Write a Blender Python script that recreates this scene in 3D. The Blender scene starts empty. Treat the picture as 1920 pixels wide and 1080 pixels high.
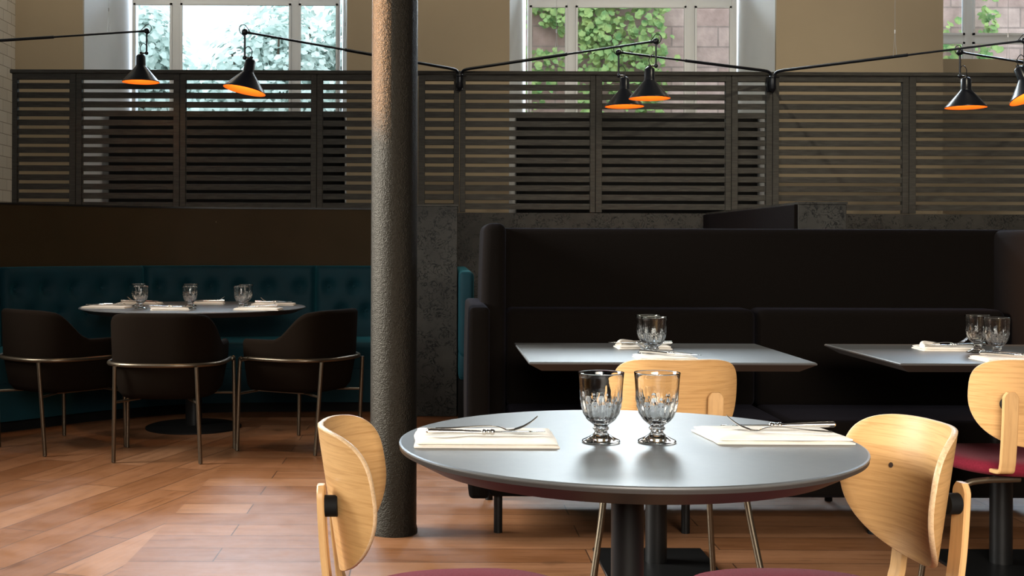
import bpy, bmesh, math, random
from mathutils import Vector, Matrix, Euler, noise
random.seed(7)
PI = math.pi
S = bpy.context.scene
C = S.collection

# ------------------------------------------------------------------ camera
FP, PX, PY, ROLL, EYE = 2250.0, 822.0, 459.0, 0.0035, 1.13
cam_d = bpy.data.cameras.new('camera'); cam = bpy.data.objects.new('camera', cam_d); C.objects.link(cam)
cam_d.sensor_width = 36.0; cam_d.lens = FP / 1920 * 36
cam_d.shift_x = (960 - PX) / 1920; cam_d.shift_y = -(540 - PY) / 1920
cam_d.clip_start = 0.05
cam.location = (0, 0, EYE)
cam.rotation_euler = (Matrix.Rotation(PI/2, 3, 'X') @ Matrix.Rotation(ROLL, 3, 'Z')).to_euler()
S.camera = cam

def W(x, y, Y):
    """pixel (x, y) at distance Y -> X, Z in the room"""
    a, b = x - PX, y - PY
    u = a * math.cos(ROLL) + b * math.sin(ROLL); v = -a * math.sin(ROLL) + b * math.cos(ROLL)
    return u * Y / FP, EYE - v * Y / FP

# ------------------------------------------------------------------ view, world, lights
S.view_settings.view_transform = 'Standard'; S.view_settings.look = 'None'
S.view_settings.exposure = 0.0; S.view_settings.gamma = 1.0
S.view_settings.use_curve_mapping = False
S.cycles.use_denoising = True
S.cycles.max_bounces = 8; S.cycles.transparent_max_bounces = 12
S.cycles.transmission_bounces = 8; S.cycles.glossy_bounces = 4; S.cycles.diffuse_bounces = 3
S.cycles.caustics_reflective = False; S.cycles.caustics_refractive = False
S.cycles.sample_clamp_indirect = 6.0

w = bpy.data.worlds.new('sky'); S.world = w; w.use_nodes = True
bgn = w.node_tree.nodes['Background']; bgn.inputs[0].default_value = (0.80, 0.90, 1.0, 1); bgn.inputs[1].default_value = 2.4

def area(name, loc, target, sx, sy, power, col=(1, 1, 1), spread=PI):
    d = bpy.data.lights.new(name, 'AREA'); d.shape = 'RECTANGLE'; d.size = sx; d.size_y = sy
    d.energy = power; d.color = col; d.spread = spread
    o = bpy.data.objects.new(name, d); C.objects.link(o); o.location = loc
    o.rotation_euler = (Vector(target) - Vector(loc)).to_track_quat('-Z', 'Y').to_euler()
    return o
def spot(name, loc, target, power, col, ang=60, blend=.6, r=.05):
    d = bpy.data.lights.new(name, 'SPOT'); d.energy = power; d.color = col
    d.spot_size = math.radians(ang); d.spot_blend = blend; d.shadow_soft_size = r
    o = bpy.data.objects.new(name, d); C.objects.link(o); o.location = loc
    o.rotation_euler = (Vector(target) - Vector(loc)).to_track_quat('-Z', 'Y').to_euler()
    return o
# daylight through the big side window, then an added fill behind the camera
area('side_window_daylight', (-4.15, 4.7, 2.35), (0.3, 3.6, 0.6), 2.3, 1.7, 400, (1.0, 0.94, 0.88), math.radians(120))
area('front_fill', (0.9, -2.45, 2.5), (1.9, 3.4, 0.6), 3.4, 1.6, 115, (1.0, 0.90, 0.78), math.radians(80))
# ceiling spotlights
spot('table_spotlight', (-1.5, 5.6, 4.6), (-1.45, 6.0, 0.0), 110, (1.0, 0.60, 0.28), 60, .6, .14)
spot('column_spotlight', (-3.4, 5.0, 3.1), (-0.17, 4.72, 1.95), 2600, (1.0, 0.45, 0.12), 14)
spot('screen_spotlight', (3.4, 5.6, 4.9), (2.6, 9.4, 1.7), 260, (1.0, 0.90, 0.70), 60)
# area lights added at the unseen window tops, for sheen on the tabletops
for wx in (-1.95, 1.75, 5.5):
    area('upper_window_sheen_light', (wx, 12.25, 4.75), (wx * .6, 4.0, 0.6), 2.1, 1.7, 250 if wx != 1.75 else 290, (0.70, 0.83, 1.0) if wx != 1.75 else (0.86, 0.93, 1.0), math.radians(150))
# added lights above the aisle that brighten the beige wall behind the screen
for wx in (-3.3, 0.15, 3.75):
    area('aisle_wall_fill', (wx, 9.9, 5.2), (wx, 10.9, 2.4), 1.2, .3, 23, (1.0, 0.90, 0.74))

# ------------------------------------------------------------------ materials
def mat(name, col=(.5, .5, .5), rough=.5, metal=0.0, spec=.5, **kw):
    m = bpy.data.materials.new(name); m.use_nodes = True
    b = m.node_tree.nodes['Principled BSDF']
    b.inputs['Base Color'].default_value = (*col, 1); b.inputs['Roughness'].default_value = rough
    b.inputs['Metallic'].default_value = metal; b.inputs['Specular IOR Level'].default_value = spec
    for k, v in kw.items():
        b.inputs[k.replace('_', ' ')].default_value = v
    return m
def N(m, t, **kw):
    n = m.node_tree.nodes.new(t)
    for k, v in kw.items(): setattr(n, k, v)
    return n
def L(m, a, b): m.node_tree.links.new(a, b)
def bs(m): return m.node_tree.nodes['Principled BSDF']
def coords(m, scale=(1, 1, 1), rot=(0, 0, 0), loc=(0, 0, 0), kind='Object'):
    t = N(m, 'ShaderNodeTexCoord'); mp = N(m, 'ShaderNodeMapping')
    mp.inputs['Scale'].default_value = scale; mp.inputs['Rotation'].default_value = rot; mp.inputs['Location'].default_value = loc
    L(m, t.outputs[kind], mp.inputs[0]); return mp.outputs[0]
def noise_n(m, vec, scale, detail=4, rough=.55, dist=0):
    n = N(m, 'ShaderNodeTexNoise'); n.inputs['Scale'].default_value = scale; n.inputs['Detail'].default_value = detail
    n.inputs['Roughness'].default_value = rough; n.inputs['Distortion'].default_value = dist
    L(m, vec, n.inputs['Vector']); return n.outputs['Fac']
def ramp(m, fac, stops):
    r = N(m, 'ShaderNodeValToRGB'); e = r.color_ramp.elements
    while len(e) < len(stops): e.new(.5)
    for i, (p, c) in enumerate(stops):
        e[i].position = p; e[i].color = (*c, 1)
    L(m, fac, r.inputs[0]); return r.outputs[0]
def bump(m, h, strength=.3, dist=.01):
    b = N(m, 'ShaderNodeBump'); b.inputs['Strength'].default_value = strength; b.inputs['Distance'].default_value = dist
    L(m, h, b.inputs['Height']); L(m, b.outputs[0], bs(m).inputs['Normal'])
def mixc(m, f, a, b, mode='MIX'):
    n = N(m, 'ShaderNodeMix', data_type='RGBA', blend_type=mode)
    if isinstance(f, (int, float)): n.inputs[0].default_value = f
    else: L(m, f, n.inputs[0])
    for s, v in ((6, a), (7, b)):
        if isinstance(v, tuple): n.inputs[s].default_value = (*v, 1)
        else: L(m, v, n.inputs[s])
    return n.outputs[2]
def math_n(m, op, a, b=0.0):
    n = N(m, 'ShaderNodeMath', operation=op)
    for i, v in enumerate((a, b)):
        if isinstance(v, (int, float)): n.inputs[i].default_value = v
        else: L(m, v, n.inputs[i])
    return n.outputs[0]

def noisy(name, c1, c2, scale, rough=.6, bmp=0, bscale=None, stretch=(1, 1, 1), **kw):
    m = mat(name, c1, rough, **kw); v = coords(m, stretch)
    L(m, ramp(m, noise_n(m, v, scale), [(.3, c1), (.7, c2)]), bs(m).inputs['Base Color'])
    if bmp: bump(m, noise_n(m, v, bscale or scale * 4), bmp, .004)
    return m

def floor_mat():
    m = mat('plank_floor', rough=.42, spec=.45)
    def planks(rot, loc, seed):
        v = coords(m, (1, 1, 1), (0, 0, rot), loc)
        br = N(m, 'ShaderNodeTexBrick'); br.offset = .37; br.squash = 1
        br.inputs['Color1'].default_value = (0, 0, 0, 1); br.inputs['Color2'].default_value = (1, 1, 1, 1)
        br.inputs['Mortar'].default_value = (.5, .5, .5, 1)
        br.inputs['Scale'].default_value = 1; br.inputs['Brick Width'].default_value = 1.35; br.inputs['Row Height'].default_value = .19
        br.inputs['Mortar Size'].default_value = .0026; br.inputs['Mortar Smooth'].default_value = .2
        L(m, v, br.inputs['Vector'])
        base = ramp(m, br.outputs['Color'], [(0, (.185, .075, .029)), (.5, (.235, .102, .044)), (1, (.295, .142, .070))])
        mp = N(m, 'ShaderNodeMapping'); mp.inputs['Scale'].default_value = (1.3, 16, 1); L(m, v, mp.inputs[0])
        add = N(m, 'ShaderNodeVectorMath', operation='ADD'); L(m, mp.outputs[0], add.inputs[0])
        sc = N(m, 'ShaderNodeVectorMath', operation='SCALE'); L(m, br.outputs['Color'], sc.inputs[0]); sc.inputs['Scale'].default_value = 17
        L(m, sc.outputs[0], add.inputs[1])
        g = noise_n(m, add.outputs[0], 2.2, 8, .65, .8)
        grain = ramp(m, g, [(.28, (.55, .50, .46)), (.45, (.92, .90, .88)), (.58, (1, 1, 1)), (.75, (1.2, 1.16, 1.1))])
        c = mixc(m, 1.0, base, grain, 'MULTIPLY')
        # knots
        k = noise_n(m, v, 3.4, 2, .5)
        c = mixc(m, ramp(m, k, [(.70, (0, 0, 0)), (.76, (1, 1, 1))]), c, (.10, .045, .02))
        c = mixc(m, br.outputs['Fac'], c, (.06, .028, .014))
        return c, g, br.outputs['Fac']
    a, ga, fa = planks(0, (.3, -.09, 0), 1)
    b, gb, fb = planks(-math.radians(73), (0, 0, 0), 2)
    v = coords(m); s = N(m, 'ShaderNodeSeparateXYZ'); L(m, v, s.inputs[0])
    f = math_n(m, 'LESS_THAN', s.outputs['X'], -1.1)
    L(m, mixc(m, f, a, b), bs(m).inputs['Base Color'])
    gm = noise_n(m, v, 6, 5)
    L(m, ramp(m, gm, [(.3, (.30,) * 3), (.7, (.50,) * 3)]), bs(m).inputs['Roughness'])
    h = mixc(m, f, fa, fb); inv = math_n(m, 'MULTIPLY', h, -1.0)
    bump(m, inv, .4, .003)
    return m

def ply_mat(name, c1, c2, axis_scale):
    m = mat(name, c1, .42, spec=.35); v = coords(m, axis_scale)
    n1 = noise_n(m, v, 5.0, 7, .62, .6)
    L(m, ramp(m, n1, [(.30, c2), (.52, c1), (.8, tuple(min(1, x * 1.15) for x in c1))]), bs(m).inputs['Base Color'])
    bump(m, n1, .08, .002)
    return m

M = {}
M['floor'] = floor_mat()
M['wall'] = noisy('beige_plaster', (.36, .285, .185), (.38, .30, .195), 2, .85)
M['white'] = noisy('white_plaster', (.80, .82, .82), (.84, .85, .85), 3, .7)
M['frame_white'] = mat('white_window_frame', (.82, .83, .82), .4)
M['ceiling'] = mat('ceiling_paint', (.25, .23, .21), .9)
M['darkwall'] = mat('room_wall_paint', (.12, .11, .10), .9)
M['ply'] = ply_mat('oak_veneer', (.59, .345, .140), (.46, .25, .09), (1.6, 1.6, 34))
M['plyedge'] = ply_mat('plywood_edge', (.66, .46, .27), (.50, .32, .17), (30, 30, 30))
M['strap'] = ply_mat('bent_oak', (.60, .36, .155), (.50, .29, .12), (14, 3, 1.5))
M['burgundy'] = noisy('burgundy_wool', (.12, .007, .016), (.16, .011, .024), 180, .9, .3, 500, spec=.1, **{'Sheen_Weight': .03})
M['tabletop'] = noisy('grey_laminate', (.085, .088, .088), (.100, .100, .098), 40, .37, spec=.5)
M['tableedge'] = mat('dark_laminate_edge', (.035, .03, .028), .42)
M['black'] = mat('black_powder_coat', (.006, .006, .006), .42, spec=.25)
M['blackmatt'] = mat('matt_black', (.004, .004, .004), .7, spec=.15)
M['bronze'] = mat('bronze_metal', (.15, .12, .085), .36, .9)
M['bronze_light'] = mat('brushed_bronze', (.13, .105, .075), .34, .9)
M['lamp_black'] = mat('satin_black_enamel', (.006, .007, .010), .30, spec=.35)
M['lamp_copper'] = mat('copper_enamel', (.80, .20, .025), .5, .1)
M['arm_cloth'] = noisy('dark_brown_felt', (.0055, .0033, .002), (.008, .005, .003), 220, .95, .3, 500, spec=.04)
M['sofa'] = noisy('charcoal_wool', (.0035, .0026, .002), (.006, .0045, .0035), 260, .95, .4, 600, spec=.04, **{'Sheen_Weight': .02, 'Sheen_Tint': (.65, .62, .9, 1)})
M['teal'] = noisy('teal_velvet', (.001, .020, .029), (.0012, .027, .039), 6, .7, spec=.2, **{'Sheen_Weight': .18, 'Sheen_Tint': (.1, .65, .8, 1)})
M['boothwall'] = noisy('brown_booth_lining', (.030, .019, .007), (.036, .023, .009), 5, .7, spec=.15)
M['slat'] = noisy('grey_stained_wood', (.030, .028, .024), (.066, .062, .052), 9, .6, .1, 40, (1, 1, 10), spec=.2)
M['napkin'] = noisy('cream_linen', (.90, .83, .73), (.93, .87, .78), 60, .9, .25, 900)
M['silver'] = mat('polished_steel', (.82, .80, .76), .16, 1.0)
M['wire'] = mat('steel_wire', (.55, .55, .55), .35, .9)
M['ground'] = noisy('paving', (.30, .28, .25), (.4, .37, .33), 3, .9)
M['leafA'] = noisy('ivy_leaf_green', (.10, .24, .07), (.42, .52, .17), 7, .6)
M['leafB'] = noisy('hazed_leaf_green', (.55, .70, .64), (.80, .90, .84), 5, .8)  # greens bleached to put the haze and glare into the leaf colour
M['bark'] = noisy('tree_bark', (.10, .07, .05), (.16, .12, .08), 9, .9)
M['bulb'] = mat('warm_bulb', (1, .8, .5), .4, Emission_Color=(1, .62, .25, 1), Emission_Strength=14)
M['cast'] = mat('cast_iron_paint', (.008, .0075, .0065), .42, spec=.3, Specular_Tint=(1, .86, .66, 1))
v = coords(M['cast']); n1 = noise_n(M['cast'], v, 190, 3, .6)
n2 = noise_n(M['cast'], v, 60, 3, .6)
bump(M['cast'], math_n(M['cast'], 'ADD', n1, math_n(M['cast'], 'MULTIPLY', n2, .8)), .9, .004)

def osb_mat():
    m = mat('strand_board', rough=.6, spec=.2); v = coords(m, (1, 1, 1))
    n = noise_n(m, v, 16, 3, .5, 2.5)
    f = ramp(m, n, [(.45, (1, 1, 1)), (.48, (0, 0, 0)), (.51, (0, 0, 0)), (.535, (1, 1, 1))])
    n2 = noise_n(m, v, 5, 3)
    base = ramp(m, n2, [(.3, (.024, .023, .020)), (.7, (.045, .043, .037))])
    n3 = noise_n(m, v, 9, 2)
    msk = ramp(m, n3, [(.42, (0, 0, 0)), (.5, (1, 1, 1))])
    c = mixc(m, f, (.004, .004, .004), base)
    L(m, mixc(m, msk, base, c), bs(m).inputs['Base Color'])
    return m
M['osb'] = osb_mat()

def stone_mat():
    m = mat('red_sandstone_blocks', rough=.9); v = coords(m, (1, 1, 1), (PI/2, 0, 0))
    br = N(m, 'ShaderNodeTexBrick'); br.inputs['Scale'].default_value = 1
    br.inputs['Brick Width'].default_value = .62; br.inputs['Row Height'].default_value = .27; br.inputs['Mortar Size'].default_value = .012
    br.inputs['Color1'].default_value = (.44, .30, .26, 1); br.inputs['Color2'].default_value = (.56, .42, .37, 1); br.inputs['Mortar'].default_value = (.34, .26, .23, 1)
    L(m, v, br.inputs['Vector'])
    n = noise_n(m, v, 5, 6)
    c = mixc(m, 1.0, br.outputs['Color'], ramp(m, n, [(.3, (.75, .72, .70)), (.7, (1.15, 1.12, 1.1))]), 'MULTIPLY')
    L(m, c, bs(m).inputs['Base Color']); bump(m, n, .5, .03)
    return m
M['stone'] = stone_mat()

def tile_mat():
    m = mat('white_glazed_tile', rough=.25, spec=.5); v = coords(m, (1, 1, 1), (0, 0, 0))
    s = N(m, 'ShaderNodeSeparateXYZ'); L(m, v, s.inputs[0]); cb = N(m, 'ShaderNodeCombineXYZ')
    L(m, s.outputs['Y'], cb.inputs['X']); L(m, s.outputs['Z'], cb.inputs['Y'])
    br = N(m, 'ShaderNodeTexBrick'); br.inputs['Scale'].default_value = 1
    br.inputs['Brick Width'].default_value = .20; br.inputs['Row Height'].default_value = .10; br.inputs['Mortar Size'].default_value = .003
    br.inputs['Color1'].default_value = (.62, .58, .50, 1); br.inputs['Color2'].default_value = (.70, .66, .58, 1); br.inputs['Mortar'].default_value = (.30, .27, .22, 1)
    L(m, cb.outputs[0], br.inputs['Vector']); L(m, br.outputs['Color'], bs(m).inputs['Base Color'])
    bump(m, math_n(m, 'MULTIPLY', br.outputs['Fac'], -1.0), .5, .004)
    return m
M['tile'] = tile_mat()

def pane_mat():
    m = bpy.data.materials.new('window_glass'); m.use_nodes = True; nt = m.node_tree; nt.nodes.clear()
    o = nt.nodes.new('ShaderNodeOutputMaterial'); mx = nt.nodes.new('ShaderNodeMixShader')
    t = nt.nodes.new('ShaderNodeBsdfTransparent'); t.inputs[0].default_value = (.95, .98, .98, 1)
    g = nt.nodes.new('ShaderNodeBsdfGlossy'); g.inputs['Roughness'].default_value = .02
    fr = nt.nodes.new('ShaderNodeFresnel'); fr.inputs[0].default_value = 1.45
    nt.links.new(fr.outputs[0], mx.inputs[0]); nt.links.new(t.outputs[0], mx.inputs[1]); nt.links.new(g.outputs[0], mx.inputs[2])
    nt.links.new(mx.outputs[0], o.inputs[0]); return m
M['pane'] = pane_mat()
M['glass'] = mat('pressed_glass', (1, 1, .985), .0, Transmission_Weight=1.0, IOR=1.5)

# ------------------------------------------------------------------ mesh helpers
def obj(name, bm, m, parent=None, smooth=True, ang=38):
    bmesh.ops.recalc_face_normals(bm, faces=bm.faces)
    if smooth:
        lim = math.radians(ang)
        for f in bm.faces: f.smooth = True
        for e in bm.edges:
            if len(e.link_faces) == 2 and e.calc_face_angle(0) > lim: e.smooth = False
    me = bpy.data.meshes.new(name); bm.to_mesh(me); bm.free()
    for x in (m if isinstance(m, (list, tuple)) else [m]): me.materials.append(x)
    o = bpy.data.objects.new(name, me); C.objects.link(o)
    if parent: o.parent = parent
    return o
def tag(o, label, cat, group=None, kind=None):
    if label: o['label'] = label
    if cat: o['category'] = cat
    if group: o['group'] = group
    if kind: o['kind'] = kind
    return o
def thing(name, label, cat, loc=(0, 0, 0), rz=0, group=None):
    o = bpy.data.objects.new(name, None); C.objects.link(o); o.empty_display_size = .1
    o.location = loc; o.rotation_euler = (0, 0, rz)
    return tag(o, label, cat, group)
def struct(name, bm, m, smooth=False):
    o = obj(name, bm, m, smooth=smooth); o['kind'] = 'structure'; return o
def dup(root, loc, rz, label=None, group=None):
    def cp(o, par):
        c = o.copy(); C.objects.link(c)
        if par: c.parent = par
        for ch in list(o.children): cp(ch, c)
        return c
    r = cp(root, None); r.location = loc; r.rotation_euler = (r.rotation_euler[0], r.rotation_euler[1], rz)
    if label: r['label'] = label
    if group: r['group'] = group
    return r
def box(bm, x0, x1, y0, y1, z0, z1, bev=0, seg=2, mi=0, mtx=None):
    r = bmesh.ops.create_cube(bm, size=1)
    vs = r['verts']
    for v in vs:
        v.co = Vector(((x0 + x1) / 2 + v.co.x * (x1 - x0), (y0 + y1) / 2 + v.co.y * (y1 - y0), (z0 + z1) / 2 + v.co.z * (z1 - z0)))
    fs = list({f for v in vs for f in v.link_faces})
    if bev:
        es = list({e for v in vs for e in v.link_edges})
        q = bmesh.ops.bevel(bm, geom=es, offset=bev, segments=seg, profile=.5, affect='EDGES')
        vs = list({v for f in q['faces'] for v in f.verts}); fs = list({f for v in vs for f in v.link_faces})
        vs = list({v for f in fs for v in f.verts})
    for f in fs: f.material_index = mi
    if mtx: bmesh.ops.transform(bm, matrix=mtx, verts=vs)
    return vs
def tube(bm, pts, r, n=10, caps=True, r2=None, mi=0, flat=1.0):
    pts = [Vector(p) for p in pts]; rings = []; prev = None
    for i, p in enumerate(pts):
        a = pts[max(0, i - 1)]; b = pts[min(len(pts) - 1, i + 1)]; t = (b - a).normalized()
        if prev is None:
            up = Vector((0, 0, 1)) if abs(t.z) < .9 else Vector((0, 1, 0))
            u = t.cross(up).normalized()
        else:
            u = (prev - t * prev.dot(t)).normalized()
        prev = u; w_ = t.cross(u)
        rr = r if r2 is None else r + (r2 - r) * i / (len(pts) - 1)
        if isinstance(r, (list, tuple)): rr = r[i]
        rings.append([bm.verts.new(p + (u * math.cos(2 * PI * k / n) + w_ * math.sin(2 * PI * k / n) * flat) * rr) for k in range(n)])
    for a, b in zip(rings, rings[1:]):
        for k in range(n):
            bm.faces.new((a[k], a[(k + 1) % n], b[(k + 1) % n], b[k])).material_index = mi
    if caps:
        bm.faces.new(rings[0][::-1]).material_index = mi; bm.faces.new(rings[-1]).material_index = mi
    return rings
def bez(pts, n=8):
    """smooth curve through points (Catmull-Rom)"""
    P = [Vector(p) for p in pts]; P = [P[0] * 2 - P[1]] + P + [P[-1] * 2 - P[-2]]; out = []
    for i in range(1, len(P) - 2):
        for k in range(n):
            t = k / n
            out.append(.5 * ((2 * P[i]) + (P[i+1] - P[i-1]) * t + (2 * P[i-1] - 5 * P[i] + 4 * P[i+1] - P[i+2]) * t * t + (3 * P[i] - P[i-1] - 3 * P[i+1] + P[i+2]) * t ** 3))
    out.append(P[-2]); return out
def lathe(bm, prof, n=48, cx=0, cy=0, rf=None, mi=0):
    rings = []
    for (r, z) in prof:
        if r < 1e-6: rings.append([bm.verts.new((cx, cy, z))])
        else:
            ring = []
            for k in range(n):
                a = 2 * PI * k / n; rr = rf(r, z, a) if rf else r
                ring.append(bm.verts.new((cx + rr * math.cos(a), cy + rr * math.sin(a), z)))
            rings.append(ring)
    for a, b in zip(rings, rings[1:]):
        for k in range(n):
            k2 = (k + 1) % n
            if len(a) == 1 and len(b) == 1: continue
            if len(a) == 1: f = bm.faces.new((a[0], b[k], b[k2]))
            elif len(b) == 1: f = bm.faces.new((a[k], a[k2], b[0]))
            else: f = bm.faces.new((a[k], a[k2], b[k2], b[k]))
            f.material_index = mi
def grid_faces(bm, G, closed_u=False, mi=0):
    nu = len(G)
    for i in range(nu if closed_u else nu - 1):
        a, b = G[i], G[(i + 1) % nu]
        for j in range(len(a) - 1):
            bm.faces.new((a[j], a[j+1], b[j+1], b[j])).material_index = mi
def frange(a, b, n): return [a + (b - a) * i / (n - 1) for i in range(n)]

# ------------------------------------------------------------------ room shell
YW, YG, YS = 10.9, 11.8, 9.5          # window wall face, window plane, slatted screen
XL, XR, ZC, YF = -3.85, 7.2, 5.5, -2.6
bm = bmesh.new(); box(bm, XL - .4, XR + .2, YF - .2, YG + .3, -.1, 0); struct('floor', bm, M['floor'])
bm = bmesh.new(); box(bm, XL - .4, XR + .2, YF - .2, YG + .3, ZC, ZC + .1); struct('ceiling', bm, M['ceiling'])
bm = bmesh.new()      # left wall with a big side window opening Y 3.5..6
box(bm, XL - .2, XL, YF, 3.5, 0, ZC); box(bm, XL - .2, XL, 5.9, YG + .3, 0, ZC)
box(bm, XL - .2, XL, 3.5, 5.9, 0, 1.35); box(bm, XL - .2, XL, 3.5, 5.9, 3.4, ZC)
struct('wall_left', bm, M['tile'])
bm = bmesh.new(); box(bm, XR, XR + .2, YF, YG + .3, 0, ZC); struct('wall_right', bm, M['darkwall'])
bm = bmesh.new()
box(bm, XL, -1.6, YF - .2, YF, 0, ZC); box(bm, 2.8, XR, YF - .2, YF, 0, ZC)
box(bm, -1.6, 2.8, YF - .2, YF, 0, 1.6); box(bm, -1.6, 2.8, YF - .2, YF, 3.5, ZC)
struct('wall_front', bm, M['darkwall'])

# window wall: openings in the wall face, splayed white reveals, windows at YG
def X(px, Y): return W(px, 200, Y)[0]
ops = [  # wall opening px, frame px
    (155, 650, 247, 637), (955, 1455, 989, 1381)]
open_x = [(X(a, YW), X(b, YW), X(c, YG), X(d, YG)) for a, b, c, d in ops]
open_x.append((X(1768, YW), X(1768, YW) + 2.2, X(1768, YW) - .05 + .0, X(1768, YW) + 2.1))
ZT = 5.2
bm = bmesh.new(); x = XL
for (a, b, c, d) in open_x:
    # solid pier with splayed side: prism from face to window plane
    box(bm, x, a, YW, YW + .04, 0, ZC); x = b
box(bm, x, XR, YW, YW + .04, 0, ZC)
for (a, b, c, d) in open_x: box(bm, a, b, YW, YG + .2, ZT, ZC)
struct('wall_back', bm, M['wall'])
def quadprism(bm, pts, z0, z1):
    lo = [bm.verts.new((p[0], p[1], z0)) for p in pts]; hi = [bm.verts.new((p[0], p[1], z1)) for p in pts]
    n = len(pts); bm.faces.new(lo[::-1]); bm.faces.new(hi)
    for i in range(n): bm.faces.new((lo[i], lo[(i+1) % n], hi[(i+1) % n], hi[i]))
for i, (a, b, c, d) in enumerate(open_x):
    for s, (p, q) in enumerate(((a, c), (b, d))):
        bm = bmesh.new(); o_ = -.08 if s == 0 else .08
        if i == 2 and s == 0: q = p - .02
        quadprism(bm, [(p, YW + .041), (q, YG + .25), (q + o_, YG + .25), (p + o_, YW + .041)], 0, ZT)
        struct('trim_%d' % (i * 2 + s + 1), bm, M['white'])
# dark window seats boxing the lower recess
seat_px = [(200, 640), (972, 1425), None]
ZA = W(1200, 207, 11.0)[1]
for i, s in enumerate(seat_px):
    bm = bmesh.new()
    if s:
        x0, x1 = X(s[0], 11.25), X(s[1], 11.25); r = .12
        pts = [(x0, YG), (x0, 11.35)] + [(x0 + r - r * math.cos(t), 11.25 + r - .02 - r * math.sin(t)) for t in frange(0, PI/2, 6)] + [(x1 - r + r * math.sin(t), 11.25 + r - .02 - r * math.cos(t)) for t in frange(0, PI/2, 6)] + [(x1, 11.35), (x1, YG)]
        quadprism(bm, pts, 0, ZA); lab = ('black window seat below the leftmost window, behind the slatted screen', 'black window seat below the middle window with ivy outside')[i]
        tag(obj('window_seat', bm, M['blackmatt']), lab, 'window seat')
    else:
        box(bm, open_x[2][0], open_x[2][1], YW + .35, YG + .2, 0, W(1850, 127, YG)[1]); struct('wall_sill', bm, M['wall'])

def window(n, x0, x1, z0, panes, transoms, Y=YG):
    """panes: list of (xa, xb); frame fills the rest"""
    root = thing('window_%d' % n, None, None); root['kind'] = 'structure'
    bm = bmesh.new(); xs = [x0] + [v for p in panes for v in p] + [x1]
    for a, b in zip(xs[0::2], xs[1::2]): box(bm, a, b, Y, Y + .07, z0, ZT, .006)
    for (za, zb) in transoms:
        for (a, b) in panes: box(bm, a - .01, b + .01, Y + .005, Y + .065, za, zb)
    obj('window_frame', bm, M['frame_white'], root)
    bm = bmesh.new()   # inner beads
    for (a, b) in panes:
        for zz, (za, zb) in zip(transoms, transoms[1:]):
            lo, hi = zz[1], za
            box(bm, a, a + .02, Y - .012, Y + .01, lo, hi); box(bm, b - .02, b, Y - .012, Y + .01, lo, hi)
            box(bm, a, b, Y - .012, Y + .01, hi - .02, hi); box(bm, a, b, Y - .012, Y + .01, lo, lo + .02)
    obj('glazing_bead', bm, M['frame_white'], root)
    for (a, b) in panes:
        bm = bmesh.new(); box(bm, a, b, Y + .03, Y + .036, z0, ZT); obj('window_pane', bm, M['pane'], root)
zt1 = W(300, 6, YG)[1]; zt2 = W(1180, 11, YG)[1]
zb = ZA - .02
window(1, open_x[0][2], open_x[0][3], zb, [(X(250, YG), X(322, YG)), (X(338, YG), X(545, YG)), (X(560, YG), X(633, YG))], [(zb, zb + .03), (zt1, zt1 + .10), (5.14, 5.2)])
window(2, open_x[1][2], open_x[1][3], zb, [(X(993, YG), X(1063, YG)), (X(1079, YG), X(1286, YG)), (X(1302, YG), X(1371, YG))], [(zb, zb + .03), (zt2, zt2 + .10), (5.14, 5.2)])
z3 = W(1850, 125, YG)[1]
window(3, open_x[2][2], open_x[2][3], z3, [(open_x[2][2] + .03, X(1808, YG)), (X(1823, YG), X(1823, YG) + 1.1)], [(z3, z3 + .02), (W(1850, 79, YG)[1], W(1850, 66, YG)[1]), (5.14, 5.2)])
# side window, and a rear window added to carry the front fill
def big_window(n, axis, lo, hi, z0, z1, pos):
    root = thing('window_%d' % n, None, None); root['kind'] = 'structure'
    bm = bmesh.new(); k = 3; bp = bmesh.new()
    for i in range(k + 1):
        a = lo + (hi - lo - .06) * i / k
        if axis == 'y': box(bm, pos - .12, pos - .06, a, a + .06, z0, z1)
        else: box(bm, a, a + .06, pos - .12, pos - .06, z0, z1)
    for zz in (z0, z1 - .06):
        if axis == 'y': box(bm, pos - .12, pos - .06, lo, hi, zz, zz + .06)
        else: box(bm, lo, hi, pos - .12, pos - .06, zz, zz + .06)
    if axis == 'y': box(bp, pos - .095, pos - .085, lo, hi, z0, z1)
    else: box(bp, lo, hi, pos - .095, pos - .085, z0, z1)
    obj('window_frame', bm, M['frame_white'], root); obj('window_pane', bp, M['pane'], root)
big_window(4, 'y', 3.5, 5.9, 1.35, 3.4, XL)
big_window(5, 'x', -1.6, 2.8, 1.6, 3.5, YF)

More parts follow.
